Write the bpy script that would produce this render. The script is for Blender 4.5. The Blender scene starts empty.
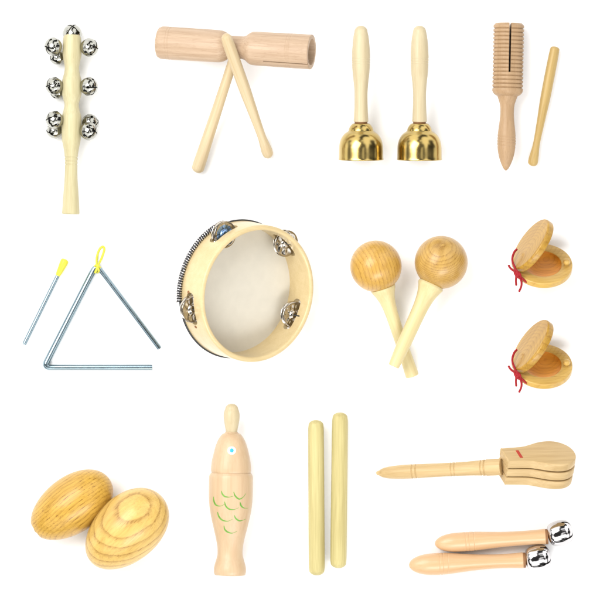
import bpy, bmesh, math, random
from mathutils import Vector, Matrix
random.seed(7)
S = 0.001                      # meshes are written in millimetres
CAM_H = 5000.0                 # camera height above the table, mm
scene = bpy.context.scene
COL = scene.collection
PI = math.pi

# ------------------------------------------------------------------ helpers
def P(px, py, z=0.0):
    """point over the table at the height z; the sheet is 600 x 600 mm round the origin"""
    k = (CAM_H - z) / CAM_H
    return Vector(((px - 300) * k, (300 - py) * k, z))

def frame(A, B, up=(0, 0, 1), roll=0.0):
    """origin at A, local Z towards B, local X turned as far as possible to `up`"""
    z = (B - A).normalized()
    x = Vector(up) - z * Vector(up).dot(z)
    x.normalize()
    y = z.cross(x)
    M = Matrix((x, y, z)).transposed().to_4x4()
    M.translation = A
    return M @ Matrix.Rotation(roll, 4, 'Z')

def axes(o, x, y, z):
    M = Matrix((Vector(x), Vector(y), Vector(z))).transposed().to_4x4()
    M.translation = o
    return M

def mesh_obj(name, bm, mat, parent=None, M=None, sharp=38, smooth=True):
    """link a bmesh (mm) as one object; M is its placement in mm in world space"""
    bmesh.ops.scale(bm, vec=(S, S, S), verts=bm.verts)
    bmesh.ops.recalc_face_normals(bm, faces=bm.faces)
    me = bpy.data.meshes.new(name)
    bm.to_mesh(me); bm.free()
    if smooth:
        for p in me.polygons: p.use_smooth = True
        me.set_sharp_from_angle(angle=math.radians(sharp))
    if mat: me.materials.append(mat)
    o = bpy.data.objects.new(name, me)
    COL.objects.link(o)
    W = (M or Matrix()).copy()
    W.translation = W.translation * S
    if parent is not None:
        o.parent = parent
        q, w = parent, Matrix()
        while q is not None:
            w = q.matrix_basis @ w
            q = q.parent
        o.matrix_basis = w.inverted() @ W
    else:
        o.matrix_basis = W
    return o

def tag(o, label, cat, group=None):
    o['label'] = label; o['category'] = cat
    if group: o['group'] = group
    return o

def thing(name, base, label, cat, group=None):
    o = bpy.data.objects.new(name, None)
    COL.objects.link(o)
    o.empty_display_size = 0.02
    o.location = base * S
    return tag(o, label, cat, group)

def dup(root, offset, label):
    r = root.copy(); COL.objects.link(r)
    r.location = root.location + Vector(offset) * S
    r['label'] = label
    def kids(src, dst):
        for ch in list(src.children):
            c = ch.copy(); COL.objects.link(c); c.parent = dst
            kids(ch, c)
    kids(root, r)
    return r

def catmull(pts, step):
    out = []
    n = len(pts)
    for i in range(n - 1):
        p0 = pts[max(i - 1, 0)]; p1 = pts[i]; p2 = pts[i + 1]; p3 = pts[min(i + 2, n - 1)]
        L = math.dist(p1, p2)
        m = max(1, int(math.ceil(L / step)))
        for k in range(m):
            t = k / m
            q = []
            for a in range(len(p1)):
                d1 = (p2[a] - p0[a]) / 2; d2 = (p3[a] - p1[a]) / 2
                l0 = math.dist(p0, p1) or L; l2 = math.dist(p2, p3) or L
                d1 = (p2[a] - p0[a]) * L / (l0 + L) if p0 is not p1 else (p2[a] - p1[a])
                d2 = (p3[a] - p1[a]) * L / (l2 + L) if p3 is not p2 else (p2[a] - p1[a])
                h = (2*t**3 - 3*t**2 + 1, t**3 - 2*t**2 + t, -2*t**3 + 3*t**2, t**3 - t**2)
                q.append(h[0]*p1[a] + h[1]*d1 + h[2]*p2[a] + h[3]*d2)
            out.append(tuple(q))
    out.append(tuple(pts[-1]))
    return out

def smooth_profile(pts, step=1.0):
    """points (t, r); a repeated point is a sharp corner"""
    runs, cur = [], [pts[0]]
    for p in pts[1:]:
        if p == cur[-1]:
            runs.append(cur); cur = [p]
        else:
            cur.append(p)
    runs.append(cur)
    out = []
    for r in runs:
        s = catmull(r, step) if len(r) > 1 else r
        if out and math.dist(out[-1], s[0]) < 1e-6: s = s[1:]
        out += s
    return out

def turned(pts, c0=('flat', .8), c1=('flat', .8), step=1.0, grooves=(), scale=1.0):
    """a turned profile with its two ends closed: ('round', length) or ('flat', edge radius)"""
    body = smooth_profile([(t, r) for t, r in pts], step)
    if grooves:
        fine = []
        for (a, b) in zip(body[:-1], body[1:]):
            near = any(min(a[0], b[0]) - 2 < g[0] < max(a[0], b[0]) + 2 for g in grooves)
            m = max(1, int(math.dist(a, b) / .16)) if near else 1
            for k in range(m):
                fine.append((a[0] + (b[0]-a[0])*k/m, a[1] + (b[1]-a[1])*k/m))
        fine.append(body[-1])
        body = []
        for t, r in fine:
            for g in grooves:
                x = abs(t - g[0]) / (g[1] / 2)
                if x < 1: r -= g[2] * (1 - x * x)
            body.append((t, r))
    def cap(kind, l, t, r, sgn):
        q = []
        N = 14 if kind == 'round' else 5
        if kind == 'flat':
            l = min(l, r * .9)
            for k in range(N + 1):
                a = PI/2 * k / N
                q.append((t - sgn*(l*math.sin(a)), r - l + l*math.cos(a)))
            q.append((t - sgn*l, 0))
        else:
            for k in range(N + 1):
                a = PI/2 * k / N
                q.append((t - sgn*l*math.sin(a), r*math.cos(a)))
        return q[1:]
    head = cap(c0[0], c0[1], body[0][0], body[0][1], 1)[::-1]
    tail = cap(c1[0], c1[1], body[-1][0], body[-1][1], -1)
    return [(t * scale, max(r, 0)) for t, r in head + body + tail]

def lathe(bm, prof, segs=72, M=None, closed=False):
    rings = []
    for t, r in prof:
        if r < 1e-5:
            rings.append([bm.verts.new((0, 0, t))])
        else:
            rings.append([bm.verts.new((r*math.cos(2*PI*k/segs), r*math.sin(2*PI*k/segs), t)) for k in range(segs)])
    pairs = list(zip(rings[:-1], rings[1:]))
    if closed: pairs.append((rings[-1], rings[0]))
    for a, b in pairs:
        for k in range(segs):
            j = (k + 1) % segs
            if len(a) == 1 and len(b) == 1: continue
            if len(a) == 1: bm.faces.new((a[0], b[j], b[k]))
            elif len(b) == 1: bm.faces.new((a[k], a[j], b[0]))
            else: bm.faces.new((a[k], a[j], b[j], b[k]))
    if M is not None:
        vs = [v for r in rings for v in r]
        bmesh.ops.transform(bm, matrix=M, verts=vs)
    return bm

def tube(bm, pts, rad, segs=12, caps=True):
    pts = [Vector(p) for p in pts]
    n = len(pts)
    rf = rad if callable(rad) else (lambda s: rad)
    rings = []
    tprev = None; x = None
    for i, p in enumerate(pts):
        t = (pts[min(i+1, n-1)] - pts[max(i-1, 0)]).normalized()
        if x is None:
            x = t.orthogonal().normalized()
        else:
            q = tprev.rotation_difference(t)
            x = (q @ x); x = (x - t * x.dot(t)).normalized()
        y = t.cross(x); tprev = t
        r = rf(i / (n - 1))
        rings.append([bm.verts.new(p + (x*math.cos(2*PI*k/segs) + y*math.sin(2*PI*k/segs)) * r) for k in range(segs)])
    for a, b in zip(rings[:-1], rings[1:]):
        for k in range(segs):
            j = (k+1) % segs
            bm.faces.new((a[k], a[j], b[j], b[k]))
    if caps:
        bm.faces.new(rings[0][::-1]); bm.faces.new(rings[-1])
    return bm

def prism(bm, outline, z0, z1, bevel=0.0, M=None):
    """a flat plate: outline (x, y) between z0 and z1, edges rounded"""
    lev = [(z0, 0.0), (z1, 0.0)]
    if bevel:
        lev = []
        for k in range(5):
            a = PI/2 * k/4
            lev.append((z0 + bevel*(1-math.sin(a)), bevel*(1-math.cos(a))))
        lev = lev[::-1]
        lev += [(z0 + z1 - z, i) for z, i in lev[::-1]]
    n = len(outline)
    def inset(d):
        o = []
        for i in range(n):
            a = Vector(outline[i-1]); b = Vector(outline[i]); c = Vector(outline[(i+1) % n])
            t = (c - a).normalized()
            o.append(b + Vector((-t.y, t.x)) * d)      # outline runs counter-clockwise
        return o
    rings = []
    for z, d in lev:
        rings.append([bm.verts.new((p[0], p[1], z)) for p in (inset(d) if d else outline)])
    for a, b in zip(rings[:-1], rings[1:]):
        for k in range(n):
            j = (k+1) % n
            bm.faces.new((a[k], a[j], b[j], b[k]))
    bm.faces.new(rings[0][::-1]); bm.faces.new(rings[-1])
    if M is not None:
        bmesh.ops.transform(bm, matrix=M, verts=[v for r in rings for v in r])
    return bm

def cut(bm, cutters):
    """subtract the cutter bmeshes from bm (all in mm), exact boolean"""
    def tmp(b, nm):
        bmesh.ops.recalc_face_normals(b, faces=b.faces)
        me = bpy.data.meshes.new(nm); b.to_mesh(me); b.free()
        o = bpy.data.objects.new(nm, me); COL.objects.link(o); return o
    base = tmp(bm, 'solid')
    cs = [tmp(c, 'cutter') for c in cutters]
    for c in cs:
        m = base.modifiers.new('cut', 'BOOLEAN'); m.operation = 'DIFFERENCE'; m.solver = 'EXACT'; m.object = c
    dg = bpy.context.evaluated_depsgraph_get(); dg.update()
    me = bpy.data.meshes.new_from_object(base.evaluated_get(dg))
    out = bmesh.new(); out.from_mesh(me)
    for o in [base] + cs:
        d = o.data; bpy.data.objects.remove(o); bpy.data.meshes.remove(d)
    bpy.data.meshes.remove(me)
    return out

# ------------------------------------------------------------------ materials
def lin(c):
    return tuple(((v/255)/12.92 if v/255 <= .04045 else ((v/255 + .055)/1.055)**2.4) for v in c)

def new_mat(name):
    m = bpy.data.materials.new(name); m.use_nodes = True
    nt = m.node_tree
    b = nt.nodes['Principled BSDF']
    return m, nt, b

def N(nt, kind, **kw):
    n = nt.nodes.new(kind)
    for k, v in kw.items():
        if k.startswith('i_'):
            key = k[2:]
            n.inputs[int(key) if key.isdigit() else key].default_value = v
        else: setattr(n, k, v)
    return n

def wood(name, light, dark, axis='z', fine=.35, broad=.4, band=None, pores=0.0, rough=.42, coat=0.0, bump=.12, k=1.0):
    """light / dark: linear base colours. band = (direction, spacing mm, strength, wobble mm, centre mm or None)"""
    m, nt, b = new_mat(name)
    L = nt.links.new
    tc = N(nt, 'ShaderNodeTexCoord')
    info = N(nt, 'ShaderNodeObjectInfo')
    seed = N(nt, 'ShaderNodeMath', operation='MULTIPLY', i_1=37.0); L(info.outputs['Random'], seed.inputs[0])
    def stretched(across, along, det):
        s = {'x': (along, across, across), 'y': (across, along, across), 'z': (across, across, along)}[axis]
        mp = N(nt, 'ShaderNodeMapping'); mp.inputs['Scale'].default_value = s
        L(tc.outputs['Object'], mp.inputs['Vector'])
        no = N(nt, 'ShaderNodeTexNoise', noise_dimensions='4D'); no.inputs['Scale'].default_value = 1
        no.inputs['Detail'].default_value = det; no.inputs['Roughness'].default_value = .55
        L(mp.outputs[0], no.inputs['Vector']); L(seed.outputs[0], no.inputs['W'])
        return no.outputs['Fac']
    def rng(sock, a, c, lo=0.0, hi=1.0):
        r = N(nt, 'ShaderNodeMapRange'); r.inputs[1].default_value = a; r.inputs[2].default_value = c
        r.inputs[3].default_value = lo; r.inputs[4].default_value = hi; L(sock, r.inputs[0]); return r.outputs[0]
    def math_(op, a, c):
        n = N(nt, 'ShaderNodeMath', operation=op)
        for i, v in enumerate((a, c)):
            if isinstance(v, (int, float)): n.inputs[i].default_value = v
            elif v is not None: L(v, n.inputs[i])
        return n.outputs[0]
    f1 = stretched(900*k, 30*k, 3); f2 = stretched(170*k, 9*k, 2)
    g1 = rng(f1, .35, .68); g2 = rng(f2, .35, .65)
    fac = math_('ADD', math_('MULTIPLY', g1, fine), math_('MULTIPLY', g2, broad))
    if band:
        d, sp, st, wob, cen = band[:5]
        phase = band[5] if len(band) > 5 else 0.0
        wn = N(nt, 'ShaderNodeTexNoise', noise_dimensions='4D'); wn.inputs['Scale'].default_value = 45; wn.inputs['Detail'].default_value = 3
        L(tc.outputs['Object'], wn.inputs['Vector']); L(seed.outputs[0], wn.inputs['W'])
        if cen is None:
            v = Vector(d).normalized()
            dp = N(nt, 'ShaderNodeVectorMath', operation='DOT_PRODUCT'); dp.inputs[1].default_value = v
            L(tc.outputs['Object'], dp.inputs[0]); pos = dp.outputs['Value']
        else:
            sb = N(nt, 'ShaderNodeVectorMath', operation='DISTANCE'); sb.inputs[1].default_value = Vector(cen)*S
            L(tc.outputs['Object'], sb.inputs[0]); pos = sb.outputs['Value']
        ph = math_('ADD', math_('MULTIPLY', pos, 1000/sp), math_('MULTIPLY', wn.outputs['Fac'], wob/sp*2))
        if phase: ph = math_('ADD', ph, phase - wob/sp + 50)
        saw = math_('FRACT', ph, None)
        up = rng(saw, .1, .82); dn = rng(saw, .82, 1.0, 1.0, 0.0)
        ring = math_('POWER', math_('MULTIPLY', up, dn), 3.2)
        fac = math_('ADD', fac, math_('MULTIPLY', ring, st))
    if pores:
        pn = stretched(1500*k, 160*k, 1)
        pf = rng(pn, .57, .65)
        pf = math_('MULTIPLY', pf, pores)
        if band: pf = math_('MULTIPLY', pf, math_('ADD', math_('MULTIPLY', ring, .8), .25))
        fac = math_('ADD', fac, pf)
    cl = N(nt, 'ShaderNodeClamp'); L(fac, cl.inputs[0])
    mx = N(nt, 'ShaderNodeMix', data_type='RGBA')
    mx.inputs[6].default_value = (*[c*.93 for c in light], 1); mx.inputs[7].default_value = (*[c*.90 for c in dark], 1)
    L(cl.outputs[0], mx.inputs[0]); L(mx.outputs[2], b.inputs['Base Color'])
    b.inputs['Roughness'].default_value = rough
    b.inputs['Coat Weight'].default_value = coat; b.inputs['Coat Roughness'].default_value = .2
    b.inputs['Specular IOR Level'].default_value = .28
    bp = N(nt, 'ShaderNodeBump'); bp.inputs['Strength'].default_value = bump; bp.inputs['Distance'].default_value = .0003
    bp.invert = True
    L(cl.outputs[0], bp.inputs['Height']); L(bp.outputs[0], b.inputs['Normal'])
    return m

def metal(name, col, rough, noise=0.0, nscale=200, bump=0.0, bscale=300):
    m, nt, b = new_mat(name)
    L = nt.links.new
    b.inputs['Metallic'].default_value = 1
    b.inputs['Base Color'].default_value = (*col, 1)
    tc = N(nt, 'ShaderNodeTexCoord')
    no = N(nt, 'ShaderNodeTexNoise'); no.inputs['Scale'].default_value = nscale; no.inputs['Detail'].default_value = 4
    L(tc.outputs['Object'], no.inputs['Vector'])
    r = N(nt, 'ShaderNodeMapRange'); r.inputs[1].default_value = .3; r.inputs[2].default_value = .7
    r.inputs[3].default_value = max(rough - noise, .02); r.inputs[4].default_value = rough + noise
    L(no.outputs['Fac'], r.inputs[0]); L(r.outputs[0], b.inputs['Roughness'])
    if bump:
        n2 = N(nt, 'ShaderNodeTexNoise'); n2.inputs['Scale'].default_value = bscale; n2.inputs['Detail'].default_value = 2
        L(tc.outputs['Object'], n2.inputs['Vector'])
        bp = N(nt, 'ShaderNodeBump'); bp.inputs['Strength'].default_value = bump; bp.inputs['Distance'].default_value = .0006
        L(n2.outputs['Fac'], bp.inputs['Height']); L(bp.outputs[0], b.inputs['Normal'])
    return m

def plain(name, col, rough=.5, var=.12, scale=400, bump=.1, spec=.4):
    m, nt, b = new_mat(name)
    L = nt.links.new
    tc = N(nt, 'ShaderNodeTexCoord')
    no = N(nt, 'ShaderNodeTexNoise'); no.inputs['Scale'].default_value = scale; no.inputs['Detail'].default_value = 3
    L(tc.outputs['Object'], no.inputs['Vector'])
    mx = N(nt, 'ShaderNodeMix', data_type='RGBA')
    mx.inputs[6].default_value = (*[c*(1+var) for c in col], 1); mx.inputs[7].default_value = (*[c*(1-var) for c in col], 1)
    L(no.outputs['Fac'], mx.inputs[0]); L(mx.outputs[2], b.inputs['Base Color'])
    b.inputs['Roughness'].default_value = rough; b.inputs['Specular IOR Level'].default_value = spec
    if bump:
        bp = N(nt, 'ShaderNodeBump'); bp.inputs['Strength'].default_value = bump; bp.inputs['Distance'].default_value = .0003
        L(no.outputs['Fac'], bp.inputs['Height']); L(bp.outputs[0], b.inputs['Normal'])
    return m

CREAM = wood('cream_wood', (0.551, 0.499, 0.300), (0.380, 0.307, 0.153), fine=.3, broad=.4, rough=.4, bump=.08)
CREAM_PALE = wood('pale_maple_wood', (0.575, 0.487, 0.312), (0.435, 0.339, 0.196), fine=.3, broad=.35, rough=.38, bump=.06)
BEECH = wood('pinkish_beech_wood', (0.537, 0.394, 0.272), (0.384, 0.255, 0.156), fine=.45, broad=.5, rough=.45, pores=.25)
BEECH_TAN = wood('tan_beech_wood', (0.451, 0.299, 0.170), (0.346, 0.216, 0.111), fine=.4, broad=.5, rough=.45, pores=.2)
STICK = wood('honey_pine_wood', (0.597, 0.484, 0.306), (0.469, 0.343, 0.183), fine=.4, broad=.5, rough=.4)
GOLD = wood('golden_stick_wood', (0.518, 0.367, 0.147), (0.389, 0.254, 0.081), fine=.5, broad=.5, rough=.4)
LEMON = wood('pale_yellow_wood', (0.584, 0.507, 0.235), (0.403, 0.330, 0.128), fine=.4, broad=.45, rough=.5)
FISHW = wood('peach_wood', (0.570, 0.422, 0.263), (0.511, 0.339, 0.197), fine=.35, broad=.45, rough=.38, coat=.1, bump=.05)
CLAP = wood('clapper_wood', (0.603, 0.434, 0.221), (0.430, 0.284, 0.115), fine=.4, broad=.5, rough=.45)
AMBER = wood('amber_handle_wood', (0.624, 0.406, 0.228), (0.562, 0.337, 0.159), fine=.4, broad=.4, rough=.32, coat=.2, bump=.04)
SHELLW = wood('tambourine_ply', (0.652, 0.515, 0.282), (0.544, 0.404, 0.186), axis='x', fine=.3, broad=.3, rough=.3, coat=.3, bump=.03)
CHROME = metal('chrome', (.38, .375, .335), .08, .04, 300, .25, 260)
MIRROR = metal('polished_chrome', (.58, .56, .56), .10, .03, 150)
STEEL = metal('blue_steel_rod', (.26, .34, .38), .18, .05, 300)
BLUE_REFL = metal('painted_blue_reflection', (.24, .37, .60), .25, .08, 300, .2, 260)  # a blue reflection, painted in as the metal's colour
BRASS = metal('satin_brass', (.46, .335, .115), .21, .03, 120)
NICKEL = metal('jingle_nickel', (.46, .42, .36), .16, .06, 300, .15, 250)
DARKM = metal('dark_metal', (.10, .10, .10), .35, .1, 300)
DARK = plain('dark_iron', (.03, .03, .03), .5)
YELLOW = plain('yellow_plastic', (.55, .52, .04), .4, .08, 300, .05)
RED = plain('red_cord', (.30, .004, .010), .7, .45, 900, .5)
REDTAPE = plain('red_band', (.40, .03, .012), .6, .3, 900, .3)
BROWN = plain('brown_leather', (.22, .10, .035), .6, .3, 500, .3)
SKIN = plain('drum_skin', (.61, .575, .49), .55, .06, 90, .06)
GREEN = plain('green_paint', (.13, .30, .045), .45, .35, 350, .05)
WHITEP = plain('white_paint', (.78, .80, .80), .4, .03, 300, .0)
BLUEP = plain('blue_paint', (.02, .36, .52), .4, .1, 300, .0)
TABLE = plain('white_sheet', (.90, .90, .90), .7, .01, 20, .0, .2)

# ------------------------------------------------------------------ the white sheet
bm = bmesh.new()
bmesh.ops.create_grid(bm, x_segments=1, y_segments=1, size=3000)
o = mesh_obj('table_surface', bm, TABLE, smooth=False); o['kind'] = 'structure'

# ------------------------------------------------------------------ jingle bells
def bell_mesh(r, spin=0.0, flange=.05):
    bm = bmesh.new()
    prof = []
    n = 40
    for i in range(n + 1):
        a = PI * i / n
        k = 1 + flange * math.exp(-((a - PI/2) / .09) ** 2)
        prof.append((-r * math.cos(a), max(r * k * math.sin(a), 0)))
    prof[0] = (prof[0][0], 0); prof[-1] = (prof[-1][0], 0)
    lathe(bm, prof, 72)
    w = .06 * r
    for no in ((1, 0, 0), (0, 1, 0)):
        for s in (-1, 1):
            bmesh.ops.bisect_plane(bm, geom=bm.verts[:] + bm.edges[:] + bm.faces[:], plane_co=Vector(no)*w*s, plane_no=no)
    kill = []
    holes = [Vector((math.cos(q*PI/2)*.84, math.sin(q*PI/2)*.84, .54)) for q in range(4)]
    for f in bm.faces:
        c = f.calc_center_median(); u = c / r
        if c.z > .5*r and (abs(c.x) < w or abs(c.y) < w): kill.append(f)
        elif any((u - h).length < .15 for h in holes): kill.append(f)
    bmesh.ops.delete(bm, geom=kill, context='FACES')
    bmesh.ops.rotate(bm, cent=(0, 0, 0), matrix=Matrix.Rotation(spin, 3, 'Z'), verts=bm.verts)
    return bm

def jingle_bell(center, r, out, spin, parent):
    out = Vector(out).normalized()
    M = frame(center, center + out, up=(0.31, .2, .93))
    b = mesh_obj('jingle_bell', bell_mesh(r, spin), CHROME, parent, M, sharp=50)
    p = bmesh.new(); bmesh.ops.create_icosphere(p, subdivisions=2, radius=r*.33)
    mesh_obj('pellet', p, DARKM, b, M @ Matrix.Translation((r*.1, 0, -r*.5)))
    q = bmesh.new(); lathe(q, turned([(0, r*.2), (1.2, r*.2)], ('flat', .2), ('round', .5)), 20)
    return b

# 1 ---- stick with jingle bells
Z1 = 20.0
A, B = P(72.2, 35.5, Z1), P(70.7, 214, Z1)
t1 = thing('bell_stick', P(71, 125, 0), 'cream wooden stick with a wavy body set round with small silver jingle bells', 'bell stick')
L1 = (B - A).length
prof = turned([(0, 8.6), (4, 9.1), (10, 9.6), (19, 9.5), (26, 8.2), (32.5, 7.2), (39, 8.2), (45, 9.7), (52, 10.0), (58, 9.8), (63, 8.6), (68.5, 7.2),
               (74, 8.0), (80, 9.6), (88, 10.0), (96, 9.8), (104, 9.3), (111, 8.0), (118, 6.9), (129, 6.3), (142, 6.5), (152, 7.2), (166, 8.2), (177, 8.8)],
              ('flat', 1.2), ('flat', 1.0), grooves=[(121.5, 1.6, .5), (125, 1.6, .5), (128.6, 1.6, .5)])
bm = bmesh.new(); lathe(bm, prof)
mesh_obj('handle', bm, CREAM, t1, frame(A, B))
for px, py, z, r in ((72.3, 33.6, 19, 9.4), (53.2, 46.4, 26, 8.9), (57.5, 57.0, 11, 7.8), (89.4, 47.4, 24, 9.1),
                     (54.2, 86, 24, 8.8), (57.5, 91, 9.5, 8.0), (89.0, 86.4, 24, 9.1),
                     (54.4, 119.8, 26, 8.8), (54.8, 130.2, 11, 8.5), (90.0, 123.0, 11, 8.8), (88.8, 131.0, 26, 9.0)):
    c = P(px, py, z)
    if py < 35: out = Vector((0.05, .75, .66))
    else:
        out = Vector((c.x - P(71.5, 0, 0).x, 0, (c.z - Z1) * .8 + 13)) + Vector((0, random.uniform(-4, 4), 0))
    jingle_bell(c, r, out, random.uniform(0, 1.5), t1)

# 2 ---- two-tone wood block with its handle, and the beater across it
zA, zB = 17.0, 57.0
A, B = P(159.5, 42.5, zA), P(311.8, 52.0, zB)
t2 = thing('tone_block', P(205, 120, 0), 'pinkish beech two-tone wood block, a necked hollow tube on a stick handle', 'wood block')
sc = (B - A).length / math.dist((159.5, 42.5), (311.8, 52))
body = [(0, 15.2), (2.5, 16.3), (8, 16.4), (40, 16.2), (57, 16.1), (63, 15.6), (67, 13.8), (70, 11.8), (72, 11.3), (72, 11.3), (84, 11.3), (84, 11.3), (87, 12.4),
        (91, 15.4), (94, 16.6), (110, 16.9), (135, 17.2), (151.6, 17.3)]
outer = turned(body, ('round', 1.6), ('flat', .8), grooves=[(9.5, 1.2, .25), (12, 1.2, .25), (130, 1.2, .2), (133.4, 1.2, .2), (131.8, .8, .15)])[:-1]
inner = [(152.4, 13.1), (151.4, 12.7), (140, 12.6), (101, 12.4), (97, 10), (96, 0)]
prof = [(t*sc, r) for t, r in outer + inner]
bm = bmesh.new(); lathe(bm, prof, 96)
# sound slot along the lower flank of the open end (local -Y is towards the bottom of the sheet or the top; found from the frame)
Mb = frame(A, B)
sgn = 1 if (Mb.to_3x3() @ Vector((0, 1, 0))).y < 0 else -1
cb = bmesh.new()
bmesh.ops.create_cube(cb, size=1.0)
bmesh.ops.scale(cb, vec=(30, 1.1, 46*sc), verts=cb.verts)
bmesh.ops.transform(cb, matrix=Matrix.Rotation(sgn*math.radians(49), 4, 'Z') @ Matrix.Translation((18, 0, (154-23)*sc)), verts=cb.verts)
bm = cut(bm, [cb])
mesh_obj('block_body', bm, BEECH, t2, Mb, sharp=30)
A2, B2 = P(237.5, 47, 37), P(196.5, 172.5, 6.6)
sc2 = (B2 - A2).length / math.dist((237.5, 47), (196.5, 172.5))
bm = bmesh.new(); lathe(bm, turned([(0, 4.8), (40, 5.0), (90, 5.7), (122, 6.3), (127, 6.3)], ('flat', .5), ('round', 5.0), scale=sc2))
mesh_obj('handle', bm, STICK, t2, frame(A2, B2))
A3, B3 = P(224.8, 33.5, 62), P(269.2, 157.5, 5.4)
L3 = math.dist((224.8, 33.5), (269.2, 157.5)); sc3 = (B3 - A3).length / L3
bm = bmesh.new(); lathe(bm, turned([(6, 5.4), (10, 5.8), (30, 5.9), (60, 5.7), (80, 5.1), (100, 4.4), (110, 4.3), (117, 4.9), (124, 5.6), (127, 5.5)], ('round', 5.6), ('round', 5.0), scale=sc3))
o = mesh_obj('beater', bm, STICK, None, frame(A3, B3))
tag(o, 'pale beater with a rounded knob, lying across the neck of the pinkish wood block', 'beater')

# 3 ---- two brass handbells
ZB = 23.0
A, B = P(361, 25.5, ZB + 10), P(361, 159, ZB)
t3 = thing('handbell', P(361, 120, 0), 'brass handbell with cream handle, the one beside the crossed beater and block', 'handbell', 'brass handbells')
MB = frame(A, B)
bm = bmesh.new(); lathe(bm, turned([(6, 6.6), (10, 7.5), (18, 8.4), (28, 9.0), (37, 9.0), (47, 8.4), (58, 7.2), (67, 6.6), (76, 6.6), (86, 6.9), (95, 7.4)], ('round', 6), ('flat', .7),
                                   grooves=[(33, 1.2, .22), (35.6, 1.2, .22), (38, 1.2, .22)]))
mesh_obj('handle', bm, CREAM_PALE, t3, MB)
bm = bmesh.new()
outer = smooth_profile([(96.9, 0), (96.9, 4), (96.9, 4), (97.2, 7.5), (98.6, 9.6), (101, 11.3), (103.2, 12.2), (104.4, 12.3), (104.4, 12.3), (105.3, 13.2), (107.5, 16.4), (110.5, 18.9), (114.5, 20.8), (119, 21.8),
                        (124, 22.1), (130, 22.2), (132.0, 22.3), (132.6, 22.5), (133.3, 22.5), (133.6, 22.2), (133.6, 22.2), (133.6, 21.6), (133.6, 21.6),
                        (130, 20.9), (120, 20.2), (112, 17.6), (108, 13), (106, 0)], .7)
lathe(bm, outer, 96)
mesh_obj('bell_cup', bm, BRASS, t3, MB, sharp=45)
bm = bmesh.new(); lathe(bm, turned([(95.6, 6.2), (97.3, 6.6)], ('flat', .3), ('flat', .3)), 48)
mesh_obj('collar', bm, BROWN, t3, MB)
dup(t3, (58.2, 0, 0), 'brass handbell with cream handle, the one beside the ribbed scraper')

# 4 ---- ribbed scraper and its stick
ZG = 15.6
A, B = P(508.9, 23.3, ZG), P(505.9, 170.3, ZG)
MG = frame(A, B)
pts = [(0.0, 0), (0, 13.2), (1.2, 14.2)]
y = 2.0
for i in range(16):
    c = 2.2 + i * 3.93
    for dx, r in ((0, 15.25), (1.5, 15.35), (2.2, 15.15), (2.75, 14.3), (3.15, 14.05), (3.5, 14.4), (3.85, 15.1)):
        pts.append((c + dx, r))
pts += smooth_profile([(65.3, 15.3), (67, 15.3), (69, 14.7), (71, 13), (72.3, 10.9), (72.6, 10.2), (72.6, 10.2), (73.2, 9.9), (76, 8.9), (81, 7.4), (88, 6.8), (96, 7.2), (106, 8.4),
                       (116, 9.25), (124, 8.9), (132, 7.6), (139, 5.4), (144, 3.1), (146.3, 1.3), (147, 0)], 1.0)
bm = bmesh.new(); lathe(bm, pts, 96)
for v in bm.verts:                                        # shallow rings turned into the handle
    for g in (113, 116, 119, 122.5):
        if abs(v.co.z - g) < .5:
            v.co.x *= .955; v.co.y *= .955
cb = bmesh.new(); bmesh.ops.create_cube(cb, size=1.0)
bmesh.ops.scale(cb, vec=(60, 1.9, 54), verts=cb.verts)
sgn = 1 if (MG.to_3x3() @ Vector((0, 1, 0))).x > 0 else -1
bmesh.ops.translate(cb, vec=(0, sgn*1.0, 49 - 27), verts=cb.verts)
bm = cut(bm, [cb])
o = mesh_obj('ribbed_scraper', bm, BEECH_TAN, None, MG, sharp=28)
tag(o, 'tan wooden scraper with a ribbed slotted barrel and a tapering handle', 'scraper')
A, B = P(555.3, 46.6, 5.3), P(532.2, 166, 5.3)
bm = bmesh.new(); lathe(bm, turned([(2.5, 4.7), (10, 5.0), (35, 5.1), (55, 4.9), (75, 4.1), (92, 3.5), (102, 3.6), (110, 4.5), (116, 5.0), (118, 4.9)], ('round', 2.6), ('round', 3.6)))
o = mesh_obj('scraper_stick', bm, GOLD, None, frame(A, B))
tag(o, 'golden wooden stick lying next to the ribbed scraper', 'scraper stick')

# 5 ---- triangle and its beater
def rounded_path(pts, rad, n=8):
    out = [Vector(pts[0])]
    for i in range(1, len(pts) - 1):
        p = Vector(pts[i]); a = (Vector(pts[i-1]) - p).normalized(); c = (Vector(pts[i+1]) - p).normalized()
        s, e = p + a*rad, p + c*rad
        for k in range(n + 1):
            t = k / n
            out.append(s*(1-t)**2 + p*2*t*(1-t) + e*t*t)
    out.append(Vector(pts[-1]))
    return out
def dense(pts, step=3):
    out = []
    for a, b in zip(pts[:-1], pts[1:]):
        m = max(1, int((b - a).length / step))
        out += [a.lerp(b, k/m) for k in range(m)]
    return out + [pts[-1]]
zt = 3.2
tp = dense(rounded_path([P(159.6, 348.6, zt), P(96.4, 264.6, zt), P(44.0, 367.3, zt), P(152.2, 367.3, zt)], 6.5))
t5 = thing('triangle', P(85, 340, 0), 'bent steel rod triangle with one open corner and a yellow hanging loop', 'triangle')
bm = bmesh.new(); tube(bm, tp, lambda s: 2.35 + .95*min(1, max(0, (s-.30)/.06)) - .6*min(1, max(0, (s-.66)/.06)), 20)
mesh_obj('rod', bm, STEEL, t5, None)
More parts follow.
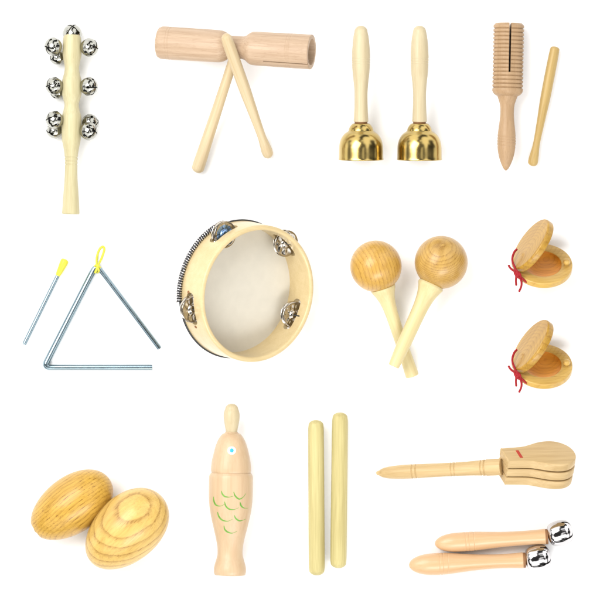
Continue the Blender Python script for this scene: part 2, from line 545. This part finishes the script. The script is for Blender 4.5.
lp = [P(95.0, 272.8, 5), P(96.3, 270.0, 6.6), P(97.5, 266.3, 7.2), P(98.8, 263.8, 6), P(100.6, 260.3, 3.5), P(102.4, 256, 1.6), P(104.0, 251, 1.3), P(104.3, 248.2, 1.2), P(102.9, 246.6, 1.2), P(100.6, 247.8, 1.2), P(98.4, 251.6, 1.4),
      P(97.0, 256.5, 1.8), P(96.6, 261, 4), P(97.0, 265, 6.8), P(98.5, 269.6, 6.6), P(98.8, 271.0, 5.0), P(97.2, 272.5, 2.0)]
lp = [Vector(p) for p in catmull([tuple(p) for p in lp], .8)]
bm = bmesh.new(); tube(bm, lp, 1.15, 10)
kn = bmesh.new
tube(bm, [Vector(p) for p in catmull([tuple(q) for q in (P(94.6, 267.2, 4), P(96, 265.2, 6.9), P(98.4, 265.8, 7.4), P(100, 267.4, 5))], .6)], 1.1, 10)
mesh_obj('hanging_loop', bm, YELLOW, t5, None)
t5b = thing('triangle_beater', P(45, 305, 0), 'thin steel rod with a yellow grip lying next to the triangle', 'triangle beater')
A, B = P(24.2, 344, 1.9), P(58.8, 273.5, 4.0)
bm = bmesh.new(); lathe(bm, turned([(0, 2.1), ((B-A).length, 2.1)], ('flat', .4), ('flat', .2)), 20)
mesh_obj('rod', bm, STEEL, t5b, frame(A, B))
A, B = P(57.8, 275.5, 4.0), P(65.6, 259.2, 4.4)
bm = bmesh.new(); lathe(bm, turned([(0, 2.1), (2, 2.7), (7, 3.3), (13, 4.0), (16, 4.0)], ('flat', .4), ('round', 2.1)), 40)
mesh_obj('grip', bm, YELLOW, t5b, frame(A, B))

# 6 ---- tambourine, leaning so that one looks into its open side
n = Vector((.585, -.14, .80)).normalized()
maj = Vector((.232, .973, 0)); maj = (maj - n*maj.dot(n)).normalized()
mnr = maj.cross(n).normalized()
DEP = 36.0
zr = 41.5
CR = P(237.2, 288.9, zr)                       # centre of the rear (skin) side
MT = axes(CR, mnr, maj, n)                     # local Z points out of the open side
tt = thing('tambourine', P(262, 290, 0), 'round pale wooden tambourine with white skin, metal jingles and a ribbed wire edge', 'tambourine')
RO, RI = 68.3, 63.2
sec = []
def arc(cx, cz, r, a0, a1, m=6):
    return [(cz + r*math.sin(a0 + (a1-a0)*k/m), cx + r*math.cos(a0 + (a1-a0)*k/m)) for k in range(m+1)]
sec += arc(RO-1, 1, 1, -PI/2, 0)
sec += [(DEP*.3, RO), (DEP*.7, RO)]
sec += arc(RO-2.2, DEP-2.2, 2.2, 0, PI/2)
sec += arc(RI+2.2, DEP-2.2, 2.2, PI/2, PI)
sec += [(DEP*.7, RI), (DEP*.3, RI)]
sec += arc(RI+1, 1, 1, PI, 1.5*PI)
bm = bmesh.new(); lathe(bm, sec, 160, closed=True)
ANG = [math.radians(a) for a in (-11, 60, 131.5, 206)]
cuts = []
for a in ANG:
    c = bmesh.new()
    out = []
    for k in range(13):
        q = -PI/2 + PI*k/12; out.append((12 + 4.5*math.cos(q), 6*math.sin(q)))
    for k in range(13):
        q = PI/2 + PI*k/12; out.append((-12 + 4.5*math.cos(q), 6*math.sin(q)))
    prism(c, out, -12, 12)
    rad = Vector((math.cos(a), math.sin(a), 0)); tan = Vector((-math.sin(a), math.cos(a), 0))
    bmesh.ops.transform(c, matrix=axes(rad*(RO-2.5) + Vector((0, 0, 17)), tan, Vector((0, 0, -1)) if False else rad.cross(tan), rad), verts=c.verts)
    cuts.append(c)
bm = cut(bm, cuts)
mesh_obj('wooden_shell', bm, SHELLW, tt, MT, sharp=35)
bm = bmesh.new(); lathe(bm, [(0.6, 0), (.6, 30), (.6, RI+.6), (1.4, RI+.6), (1.4, 30), (1.4, 0)], 128)
mesh_obj('drum_skin', bm, SKIN, tt, MT)
bm = bmesh.new()
ring = [Vector((math.cos(2*PI*k/160)*(RO+.1), math.sin(2*PI*k/160)*(RO+.1), -.2)) for k in range(161)]
tube(bm, ring, 1.35, 10, caps=False)
mesh_obj('edge_wire', bm, DARK, tt, MT)
bm = bmesh.new()
hel = []
a0, a1, turns = math.radians(121), math.radians(201), 40
for k in range(turns*14 + 1):
    s = k / (turns*14); a = a0 + (a1-a0)*s; h = 2*PI*turns*s
    rad = Vector((math.cos(a), math.sin(a), 0))
    hel.append(rad*(RO + 1.8 + 2.9*math.cos(h)) + Vector((0, 0, .6 + 2.7*math.sin(h))))
tube(bm, hel, .58, 8)
mesh_obj('coil_spring', bm, MIRROR, tt, MT)
bm = bmesh.new()
core = [Vector((math.cos(a0 + (a1-a0)*k/60)*(RO+1.8), math.sin(a0 + (a1-a0)*k/60)*(RO+1.8), .6)) for k in range(61)]
tube(bm, core, 2.3, 12)
mesh_obj('spring_core', bm, DARK, tt, MT)
def disc_mesh():
    bm = bmesh.new()
    up = smooth_profile([(1.9, 0), (2.0, 1.2), (1.9, 3.2), (1.0, 4.6), (.1, 5.4), (0, 6.5), (.15, 9.6), (.5, 11.8), (1.3, 13.2)], .5)
    dn = [(t - .45, r) for t, r in up[::-1]]
    prof = up + [(1.1, 13.4)] + dn
    lathe(bm, prof, 64)
    for v in bm.verts:
        a = math.atan2(v.co.y, v.co.x); r = v.co.xy.length
        if 5.8 < r < 12: v.co.z += .35 * math.sin(a*8) * math.sin((r-5.8)/6.2*PI)
    return bm
for i, a in enumerate(ANG):
    rad = Vector((math.cos(a), math.sin(a), 0)) * (RO - 2.6 + (-2.2, -2.0, 0, 1.8)[i])
    mat = BLUE_REFL if i == 2 else NICKEL
    for s in (-1, 1):
        D = axes(rad + Vector((0, 0, 17 + s*1.1)), Vector((1, 0, 0)), Vector((0, s, 0)), Vector((0, 0, s)))
        tl = Matrix.Rotation(random.uniform(-.12, .12), 4, 'X') @ Matrix.Rotation(random.uniform(-.1, .1), 4, 'Y')
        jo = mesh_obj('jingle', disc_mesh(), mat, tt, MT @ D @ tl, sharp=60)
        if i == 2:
            jo['label'] = 'jingle with painted blue reflection'
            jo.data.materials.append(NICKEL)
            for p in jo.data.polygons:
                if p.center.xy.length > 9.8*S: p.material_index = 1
    bm = bmesh.new(); tube(bm, [rad + Vector((0, 0, 6)), rad + Vector((0, 0, 28))], .8, 10)
    mesh_obj('pin', bm, DARKM, tt, MT)
for a, h in ((-11, 34), (192, 14), (222, 17)):
    a = math.radians(a); rad = Vector((math.cos(a), math.sin(a), 0))
    if h > 30: continue
    bm = bmesh.new(); lathe(bm, turned([(0, 1.5), (.5, 1.5)], ('flat', .1), ('round', .4)), 20)
    p = rad*(RO-.1) + Vector((0, 0, h))
    mesh_obj('tack', bm, BROWN, tt, MT @ frame(p, p + rad, up=(0, 0, 1)))

# 7 ---- two maracas, handles crossed
def maraca(A, B, L, rh, hl, neck, bandspec, hcol, label):
    M = frame(A, B)
    root = thing('maraca', Vector(((A.x*2+B.x)/3, (A.y*2+B.y)/3, 0)), label, 'maraca', 'maracas with crossed handles')
    c = rh
    pts = []
    nn = 40
    amax = math.acos(max(-1, -(hl - c) / rh))
    for k in range(nn + 1):
        a = amax * k / nn
        pts.append((c - rh*math.cos(a), rh*math.sin(a)))
    pts[0] = (pts[0][0], 0)
    re = pts[-1][1]
    pts += [(hl + .5, re - .8), (hl + .5, 0)]
    bm = bmesh.new(); lathe(bm, pts, 96)
    mesh_obj('head', bm, bandspec, root, M)
    bm = bmesh.new(); lathe(bm, turned([(hl + .7, re - .3)] + [(t, r) for t, r in neck] , ('flat', .3), ('flat', .9)), 72)
    mesh_obj('handle', bm, hcol, root, M)
    return root
ASHL = wood('ash_wood_fine_bands', (0.599, 0.356, 0.078), (0.298, 0.134, 0.023), fine=.22, broad=.15, band=((.25, 1, .0), 3.6, .36, 3, None), pores=.6, rough=.34, coat=.3, bump=.06)
ASHR = wood('ash_wood_round_rings', (0.555, 0.341, 0.091), (0.257, 0.122, 0.024), fine=.22, broad=.2, band=((.80, .32, -.51), 2.1, .42, 2.0, None), pores=.5, rough=.34, coat=.3, bump=.06)
MAR_H = wood('maraca_handle_wood', (0.665, 0.577, 0.313), (0.584, 0.452, 0.215), fine=.3, broad=.5, rough=.4, bump=.05)
A, B = P(367.8, 242.0, 27), P(412.2, 375.5, 7)
maraca(A, B, 141, 25.7, 48, [(51, 12.0), (56, 9.8), (63, 7.8), (72, 6.7), (85, 6.2), (105, 6.0), (125, 6.3), (141.5, 6.7)], ASHL, MAR_H,
       'maraca with even vertical grain bands on its head, its handle underneath the other')
A, B = P(452.2, 238.2, 27), P(393.8, 366.0, 31)
maraca(A, B, 140, 26.4, 49.5, [(52, 13.2), (57, 11.2), (64, 9.2), (74, 7.9), (90, 7.3), (110, 7.0), (125, 6.5), (139.5, 5.6)], ASHR, MAR_H,
       'maraca with round growth rings on its head, its handle lying over the other')

# 8 ---- two castanets, hinged open on a red cord
CASTL = wood('castanet_wood', (0.660, 0.440, 0.117), (0.430, 0.228, 0.048), axis='x', fine=.35, broad=.35, band=((1, .2, 0), 4.0, .25, 4, (-6, 30, 6)), pores=.3, rough=.32, coat=.3, bump=.06)
CASTU = wood('castanet_wood_pinkish', (0.515, 0.299, 0.046), (0.321, 0.160, 0.021), axis='x', fine=.4, broad=.4, band=((0, 1, 0), 4.0, .4, 5, (-20, 4, 2)), pores=.4, rough=.35, coat=.2, bump=.06)
CAV = wood('castanet_hollow_wood', (0.840, 0.354, 0.040), (0.538, 0.186, 0.017), axis='x', fine=.35, broad=.35, band=((1, 0, 0), 3.5, .35, 4, (4, 10, 0)), rough=.35, coat=.2, bump=.05)
nl = Vector((.03, .735, .677)).normalized()
zc = 27.5
CL = P(542.6, 263.4, zc)
e1 = (Vector((1, .05, 0)) - nl*Vector((1, .05, 0)).dot(nl)).normalized(); e2 = nl.cross(e1)
ML = axes(CL, e1, e2, nl)
tcst = thing('castanet', P(543, 262, 0), 'round wooden castanet hinged open on a red cord, the one beside the maraca heads', 'castanet', 'open castanets')
R, TH, RC = 29.8, 7.2, 19.2
def clap_disc(bm, cavity):
    p = [(-TH, 0), (-TH, R-2.2)]
    for k in range(1, 7):
        a = PI/2*k/6; p.append((-TH + 2.2*(1-math.cos(a)), R - 2.2 + 2.2*math.sin(a)))
    for k in range(0, 6):
        a = PI/2*k/5; p.append((-1.0 + 1.0*math.sin(a), R - 1.0 + 1.0*math.cos(a)))
    if not cavity:
        p += [(0, RC), (0, 0)]
    else:
        p += [(0, RC + .5), (-.15, RC + .1), (-.6, RC - .3)]
    lathe(bm, p, 96)
bm = bmesh.new(); clap_disc(bm, True)
mesh_obj('shell', bm, CASTL, tcst, ML)
bm = bmesh.new()
hp = [(-.6, RC - .25)]
for k in range(1, 15):
    a = PI/2*k/14; hp.append((-.6 - 4.6*math.sin(a)**.8, (RC-.25)*max(math.cos(a), 0)**.7 if k < 14 else 0))
lathe(bm, hp, 96)
ho = mesh_obj('hollow', bm, CAV, tcst, ML); ho['label'] = 'scooped orange hollow'
kp = CL + e1*23.6 + e2*(-1.6)
bm = bmesh.new(); lathe(bm, turned([(-1, 2.2), (1.2, 2.3), (2.0, 3.2), (3.4, 3.6), (4.6, 3.3)], ('flat', .2), ('round', 2.0)), 40)
mesh_obj('knob', bm, CASTL, tcst, frame(kp, kp + nl, up=(1, 0, 0)))
nu = Vector((-.79, .53, .305)).normalized()
m = Vector((.555, .83, 0)); m = (m - nu*m.dot(nu)).normalized()
CU = P(529.4, 243.6, 35.5)
MU = axes(CU, m, (-nu).cross(m), -nu)          # local -Z is the outer face
bm = bmesh.new(); clap_disc(bm, False)
# bring the outer face to CU
mesh_obj('shell', bm, CASTU, tcst, MU @ Matrix.Translation((0, 0, TH)))
H = P(514.5, 270.5, 40)
def cordpts(l): return [Vector(p) for p in catmull([tuple(P(500 + x/6.667, 210 + y/6.667, z)) for x, y, z in l], .7)]
bm = bmesh.new()
tube(bm, cordpts([(112, 262, 27), (98, 276, 29), (87, 300, 31), (82, 325, 33), (84, 345, 35), (94, 372, 39), (106, 400, 44), (116, 420, 46)]), 1.15, 10)
tube(bm, cordpts([(58, 370, 38), (68, 386, 41), (84, 400, 44), (102, 412, 47), (118, 430, 48)]), 1.15, 10)
tube(bm, cordpts([(100, 414, 45), (107, 440, 45), (106, 470, 43), (108, 502, 40)]), 1.05, 10)
tube(bm, cordpts([(120, 424, 46), (134, 452, 46), (143, 478, 44), (142, 508, 41), (128, 542, 36)]), 1.1, 10)
tube(bm, cordpts([(104, 412, 46), (126, 432, 47), (150, 458, 46), (172, 478, 44), (182, 482, 41)]), 1.0, 10)
tube(bm, cordpts([(98, 402, 45), (116, 412, 49), (130, 428, 50), (134, 446, 48), (122, 448, 49), (106, 430, 50), (100, 412, 48), (112, 404, 46)]), 1.5, 10)
tube(bm, cordpts([(100, 424, 47), (116, 420, 50.5), (132, 430, 48)]), 1.5, 10)
tube(bm, cordpts([(108, 442, 47), (120, 434, 50.5), (128, 418, 48)]), 1.4, 10)
mesh_obj('cord', bm, RED, tcst, None)
dup(tcst, (0, -100, 0), 'round wooden castanet hinged open on a red cord, the one above the paddle clapper')

# 9 ---- two wooden eggs
EGGL = wood('striped_ash_wood', (0.599, 0.357, 0.058), (0.258, 0.120, 0.015), fine=.3, broad=.2, band=((.2, 1, .06), 3.4, .34, 3, None), pores=.8, rough=.36, coat=.25, bump=.08, k=.8)
EGGR = wood('ringed_ash_wood', (0.688, 0.460, 0.132), (0.311, 0.159, 0.034), fine=.22, broad=.2, band=((.853, -.401, .333), 7.6, .50, 2.6, None, .86 - 48.9/7.6), pores=.6, rough=.36, coat=.25, bump=.08, k=.8)
def egg(A, B, a, b, skew, mat, flat, label):
    M = frame(A, B)
    pts = []
    for k in range(49):
        q = PI*k/48
        z = -math.cos(q)
        r = b*math.sin(q)**.97*(1 + skew*z)
        pts.append((a*(1+z), r if 0 < k < 48 else 0))
    if flat:
        pts = [(1.2, 0), (1.2, 1.9), (1.5, 2.3), (1.9, 2.6)] + [p for p in pts if p[0] > 2.0]
    bm = bmesh.new(); lathe(bm, pts, 96)
    o = mesh_obj('wooden_egg', bm, mat, None, M, sharp=50)
    tag(o, label, 'egg shaker', 'wooden egg shakers')
    return o
A, B = P(33.8, 531.8, 26), P(109.4, 479.0, 28)
egg(A, B, (B-A).length/2, 28.2, .06, EGGL, True, 'wooden egg with straight lengthwise grain and a small flat tip, partly behind the ringed egg')
A, B = P(91.4, 562.4, 36), P(161.7, 496.4, 43)
egg(A, B, (B-A).length/2, 32.4, .07, EGGR, False, 'wooden egg with large oval growth rings on top, in front of the striped egg')

# 10 ---- fish-shaped pipe
ZF = 23.0
A, B = P(231.8, 402.5, ZF), P(229.8, 575, ZF)
MF = frame(A, B)
tf = thing('fish_shaker', P(231, 505, 0), 'peach wooden fish with a blue eye, green painted scales and a cream peg', 'wooden fish')
Y0 = 402.5
def T(y): return y - Y0
bm = bmesh.new()
lathe(bm, turned([(T(409), 6.6), (T(411.5), 7.6), (T(415), 8.1), (T(419), 7.9), (T(425), 6.9), (T(430), 6.0), (T(434), 5.6)], ('round', 5.5), ('flat', .3)), 64)
mesh_obj('peg', bm, CREAM_PALE, tf, MF)
bm = bmesh.new()
lathe(bm, turned([(T(432.8), 6.6), (T(434), 9), (T(437), 11.6), (T(441), 13.8), (T(446), 15.7), (T(453), 17.6), (T(460), 19.1), (T(466), 19.9), (T(470), 20.0), (T(473), 19.4)], ('flat', 1.2), ('flat', .4)), 96)
mesh_obj('head', bm, FISHW, tf, MF)
bodyp = [(T(473.4), 20.4), (T(474.6), 21.3), (T(477), 21.8), (T(484), 21.9), (T(494), 21.9), (T(503), 21.5), (T(512), 20.3), (T(521), 18.4), (T(530), 16.2), (T(538), 14.3), (T(545), 13.0), (T(551), 12.5),
         (T(556), 13.0), (T(562), 14.8), (T(567), 16.1), (T(571), 16.2), (T(573), 15.7)]
bm = bmesh.new(); lathe(bm, turned(bodyp, ('flat', .8), ('flat', 1.6)), 96)
mesh_obj('body', bm, FISHW, tf, MF)
headp = [(T(441), 13.8), (T(446), 15.7), (T(453), 17.6), (T(460), 19.1)]
def rad_at(prof, t):
    for a, b in zip(prof[:-1], prof[1:]):
        if a[0] <= t <= b[0]: return a[1] + (b[1]-a[1])*(t-a[0])/(b[0]-a[0])
    return prof[-1][1]
def on_fish(prof, px, py, lift):
    cx = 231.8 + (py - 402.5)/(575 - 402.5)*(229.8 - 231.8)
    r = rad_at(prof, T(py)) + lift
    dx = max(-r*.97, min(r*.97, px - cx))
    right = 1 if (MF.to_3x3() @ Vector((0, 1, 0))).x > 0 else -1
    return Vector((math.sqrt(r*r - dx*dx), right*dx, T(py)))
def patch(bm, prof, cx, cy, rx, ry, lift, m=28):
    c = bm.verts.new(on_fish(prof, cx, cy, lift))
    rings = []
    for f in (.5, 1.0):
        rings.append([bm.verts.new(on_fish(prof, cx + rx*f*math.cos(2*PI*k/m), cy + ry*f*math.sin(2*PI*k/m), lift)) for k in range(m)])
    rings.append([bm.verts.new(on_fish(prof, cx + (rx+.15)*math.cos(2*PI*k/m), cy + (ry+.15)*math.sin(2*PI*k/m), -.3)) for k in range(m)])
    for k in range(m):
        j = (k+1) % m
        bm.faces.new((c, rings[0][k], rings[0][j]))
        for a, b in zip(rings[:-1], rings[1:]): bm.faces.new((a[k], b[k], b[j], a[j]))
bm = bmesh.new(); patch(bm, headp, 231.9, 449.8, 4.2, 4.0, .35)
eye = mesh_obj('eye', bm, WHITEP, tf, MF)
bm = bmesh.new(); patch(bm, headp, 232.0, 449.7, 1.9, 2.0, .6)
mesh_obj('pupil', bm, BLUEP, eye, MF)
strokes = [[(229, 298), (236, 322), (256, 344), (290, 350), (330, 342)], [(334, 305), (346, 338), (380, 366), (412, 352), (437, 320)],
           [(160, 350), (164, 385), (182, 420), (220, 428), (256, 412)], [(256, 388), (266, 425), (292, 450), (335, 456), (376, 440)],
           [(388, 392), (396, 422), (418, 442), (452, 446)], [(196, 480), (206, 515), (234, 546), (280, 556), (322, 540)],
           [(337, 503), (352, 532), (382, 552), (410, 548), (436, 538)], [(250, 595), (258, 628), (284, 650), (322, 658), (362, 642)]]
bm = bmesh.new()
for st in strokes:
    q = catmull(st, 6)
    L_, R_ = [], []
    m_ = len(q)
    for i, p in enumerate(q):
        t = Vector(q[min(i+1, m_-1)]) - Vector(q[max(i-1, 0)]); t.normalize()
        nn = Vector((-t.y, t.x)); s = i/(m_-1)
        w = max((3.2 + 6.6*math.sin(PI*min(1, s*1.25)) * (1 - .55*s)) * (1 - s**5)*.82, 1.7)
        for sd, lst in ((-1, L_), (1, R_)):
            e = Vector(p) + nn*w*sd
            lst.append([bm.verts.new(on_fish(bodyp, 195 + e.x/8.57, 455 + e.y/8.57, h)) for h in (.12, -.2)])
    for i in range(m_ - 1):
        bm.faces.new((L_[i][0], L_[i+1][0], R_[i+1][0], R_[i][0]))
        bm.faces.new((L_[i][1], L_[i+1][1], L_[i+1][0], L_[i][0]))
        bm.faces.new((R_[i][0], R_[i+1][0], R_[i+1][1], R_[i][1]))
mesh_obj('painted_scales', bm, GREEN, tf, MF)

# 11 ---- pair of rhythm sticks
for (ax, ay, bx, by, r, lab) in ((315.9, 420, 316.8, 575.4, 8.0, 'pale yellow rhythm stick, the one next to the wooden fish'),
                                 (340.1, 412.4, 338.3, 568.2, 8.1, 'pale yellow rhythm stick, the one farther from the wooden fish')):
    A, B = P(ax, ay, 8.2), P(bx, by, 8.2)
    L_ = (B-A).length
    bm = bmesh.new(); lathe(bm, turned([(5, r*.93), (9, r*.98), (L_/2, r), (L_-9, r), (L_-5, r*.95)], ('round', 5), ('round', 5)), 72)
    o = mesh_obj('rhythm_stick', bm, LEMON, None, frame(A, B))
    tag(o, lab, 'rhythm stick', 'pair of rhythm sticks')

# 12 ---- paddle clapper on a turned handle
tk = thing('paddle_clapper', P(510, 465, 0), 'wooden clapper of three stacked paddle plates on a turned ringed handle', 'clapper')
u = Vector((.95, .03, -.31)).normalized()
nrm = Vector((.11, .87, .48)); nrm = (nrm - u*nrm.dot(u)).normalized()
v = nrm.cross(u)
O = P(504.6, 454.6, 50)
half = catmull([(0, 12.6), (8, 13.2), (17, 13.6), (25, 14.6), (33, 17.6), (42, 21), (51, 22.6), (59, 21.8), (66, 18), (71, 12.4), (73.6, 6), (74.2, 0)], 1.5)
outline = [(t, -w) for t, w in half] + [(t, w) for t, w in half[-2::-1]]
TK = 8.7
# plate meshes keep their grain along local Z: local axes are (width, thickness, length)
def plate(i, gap):
    bm = bmesh.new()
    prism(bm, outline, -TK, 0, 1.1)
    bmesh.ops.transform(bm, matrix=Matrix(((0, 1, 0, 0), (0, 0, 1, 0), (1, 0, 0, 0), (0, 0, 0, 1))), verts=bm.verts)
    uu = (u + nrm*(.0, -.018, -.03)[i]).normalized() if gap else u
    nn = (nrm - uu*nrm.dot(uu)).normalized()
    org = O - nrm*(i*(TK+.75)) + u*(0, .5, .2)[i]
    return mesh_obj('paddle_plate', bm, CLAP, tk, axes(org, nn.cross(uu), nn, uu))
for i in range(3): plate(i, True)
bm = bmesh.new()
prism(bm, [(-1.6, -7), (1.6, -7), (1.6, 7), (-1.6, 7)], -.5, .35, .3)
ro = O + u*15.5 + v*(-0.3)
mesh_obj('red_band', bm, REDTAPE, tk, axes(ro, u, v, nrm))
Bh = O - nrm*(TK*1.5 + 1) - u*0.0
Ah = P(376.3, 473.2, 3.6)
Mh = frame(Ah, Bh)
Lh = (Bh - Ah).length; k_ = Lh/127.5
bm = bmesh.new()
lathe(bm, turned([(1, 2.0), (3, 2.6), (6, 4.3), (12, 5.8), (22, 6.7), (36, 7.1), (55, 6.9), (77, 6.9), (95, 7.2), (106, 7.8), (111, 8.2), (120, 8.4), (126, 8.4)], ('flat', .8), ('flat', .6), scale=k_,
                 grooves=[(37.5, 1.5, .8), (41.5, 1.5, .8), (77, 1.4, .7), (80.3, 1.4, .7), (107, 1.4, .8), (110.5, 1.6, 1.0)]), 72)
mesh_obj('handle', bm, CLAP, tk, Mh)

# 13 ---- two single-bell sticks
def cube_bell(r, l):
    bm = bmesh.new(); prof = []
    for k in range(41):
        a = PI*k/40
        c, s = -math.cos(a), math.sin(a)
        e = .62
        prof.append((l/2 + l/2*math.copysign(abs(c)**e, c), r*max(s, 0)**e*(1 + .03*math.exp(-((a-PI/2)/.08)**2))))
    prof[0] = (prof[0][0], 0); prof[-1] = (prof[-1][0], 0)
    lathe(bm, prof, 80)
    w = .07*r
    for no in ((1, 0, 0), (0, 1, 0)):
        for s in (-1, 1):
            bmesh.ops.bisect_plane(bm, geom=bm.verts[:] + bm.edges[:] + bm.faces[:], plane_co=Vector(no)*w*s, plane_no=no)
    kill = [f for f in bm.faces if (lambda c: c.z > l*.66 and (abs(c.x) < w or abs(c.y) < w))(f.calc_center_median())]
    bmesh.ops.delete(bm, geom=kill, context='FACES')
    bmesh.ops.rotate(bm, cent=(0, 0, 0), matrix=Matrix.Rotation(.6, 3, 'Z'), verts=bm.verts)
    return bm
def bell_handle(A, B, C, pts, grooves, br, bl, label):
    root = thing('handle_bell', Vector(((A.x+B.x)/2, (A.y+B.y)/2, 0)), label, 'hand jingle', 'single bell handles')
    M = frame(A, B)
    bm = bmesh.new(); lathe(bm, turned(pts, ('round', pts[0][0]), ('flat', .7), grooves=[(g, 1.0, .28) for g in grooves]), 72)
    mesh_obj('handle', bm, AMBER, root, M)
    Lx = (B-A).length
    bm = bmesh.new(); lathe(bm, turned([(Lx-.2, 7.6), (Lx+2.0, 7.6)], ('flat', .5), ('flat', .5)), 48)
    mesh_obj('washer', bm, BROWN, root, M)
    D = (C - B).normalized()
    Mx = frame(C - D*bl/2, C + D*bl/2)
    b = mesh_obj('jingle_bell', cube_bell(br, bl), MIRROR, root, Mx, sharp=50)
    p = bmesh.new(); bmesh.ops.create_icosphere(p, subdivisions=2, radius=br*.3)
    mesh_obj('pellet', p, DARKM, b, Mx @ Matrix.Translation((0, 0, bl*.55)))
A, B, C = P(434.8, 543.6, 10), P(545.5, 536.7, 12.5), P(560, 533.0, 13)
bell_handle(A, B, C, [(22, 9.5), (28, 9.65), (34, 9.6), (42, 9.3), (55, 8.4), (70, 7.5), (88, 7.2), (102, 7.5), (110, 7.9)], (31, 34.2, 39.5), 12.4, 25,
            'amber handle with one silver bell, the one nearer to the paddle clapper')
A, B, C = P(408.8, 565.2, 11), P(523.2, 560.2, 12.5), P(537.8, 557.8, 13)
bell_handle(A, B, C, [(24, 10.8), (29, 11.0), (35, 10.9), (44, 10.2), (56, 9.0), (70, 7.8), (88, 7.1), (104, 7.4), (113.6, 8.0)], (31, 34.5, 39.5), 12.6, 25.5,
            'amber handle with one silver bell, the one farther from the paddle clapper')

# ------------------------------------------------------------------ light
def area(name, loc, target, sx, sy, power, col=(1, 1, 1)):
    d = bpy.data.lights.new(name, 'AREA'); d.shape = 'RECTANGLE'; d.size = sx; d.size_y = sy; d.energy = power; d.color = col
    o = bpy.data.objects.new(name, d); COL.objects.link(o)
    o.location = loc
    o.rotation_euler = (Vector(target) - Vector(loc)).to_track_quat('-Z', 'Y').to_euler()
area('softbox_key', (-.72, .5, 1.5), (0, 0, 0), 1.25, 1.0, 29)
area('softbox_low', (.35, -1.2, 1.3), (0, 0, 0), 1.1, .5, 16)
w = bpy.data.worlds.new('World'); scene.world = w; w.use_nodes = True
nt = w.node_tree
bg = nt.nodes['Background']
# made-up studio surround: noise patches, bright for fill, dark for chrome reflections
tc = N(nt, 'ShaderNodeTexCoord')
no = N(nt, 'ShaderNodeTexNoise'); no.inputs['Scale'].default_value = 1.7; no.inputs['Detail'].default_value = 1.5
wm = N(nt, 'ShaderNodeMapping'); wm.inputs['Location'].default_value = (3.7, 3.3, 0)
nt.links.new(tc.outputs['Generated'], wm.inputs['Vector']); nt.links.new(wm.outputs[0], no.inputs['Vector'])
mr = N(nt, 'ShaderNodeMapRange'); mr.inputs[1].default_value = .43; mr.inputs[2].default_value = .52
mr.inputs[3].default_value = .03; mr.inputs[4].default_value = 1.5
nt.links.new(no.outputs['Fac'], mr.inputs[0]); nt.links.new(mr.outputs[0], bg.inputs['Color'])
bg.inputs['Strength'].default_value = 1.32

# ------------------------------------------------------------------ camera
cam = bpy.data.cameras.new('camera'); co = bpy.data.objects.new('camera', cam); COL.objects.link(co)
co.location = (0, 0, CAM_H*S); cam.sensor_width = 36; cam.lens = 36*CAM_H*S/.6
cam.clip_end = 50
scene.camera = co
scene.view_settings.view_transform = 'Standard'; scene.view_settings.look = 'None'
scene.view_settings.exposure = 0; scene.view_settings.gamma = 1
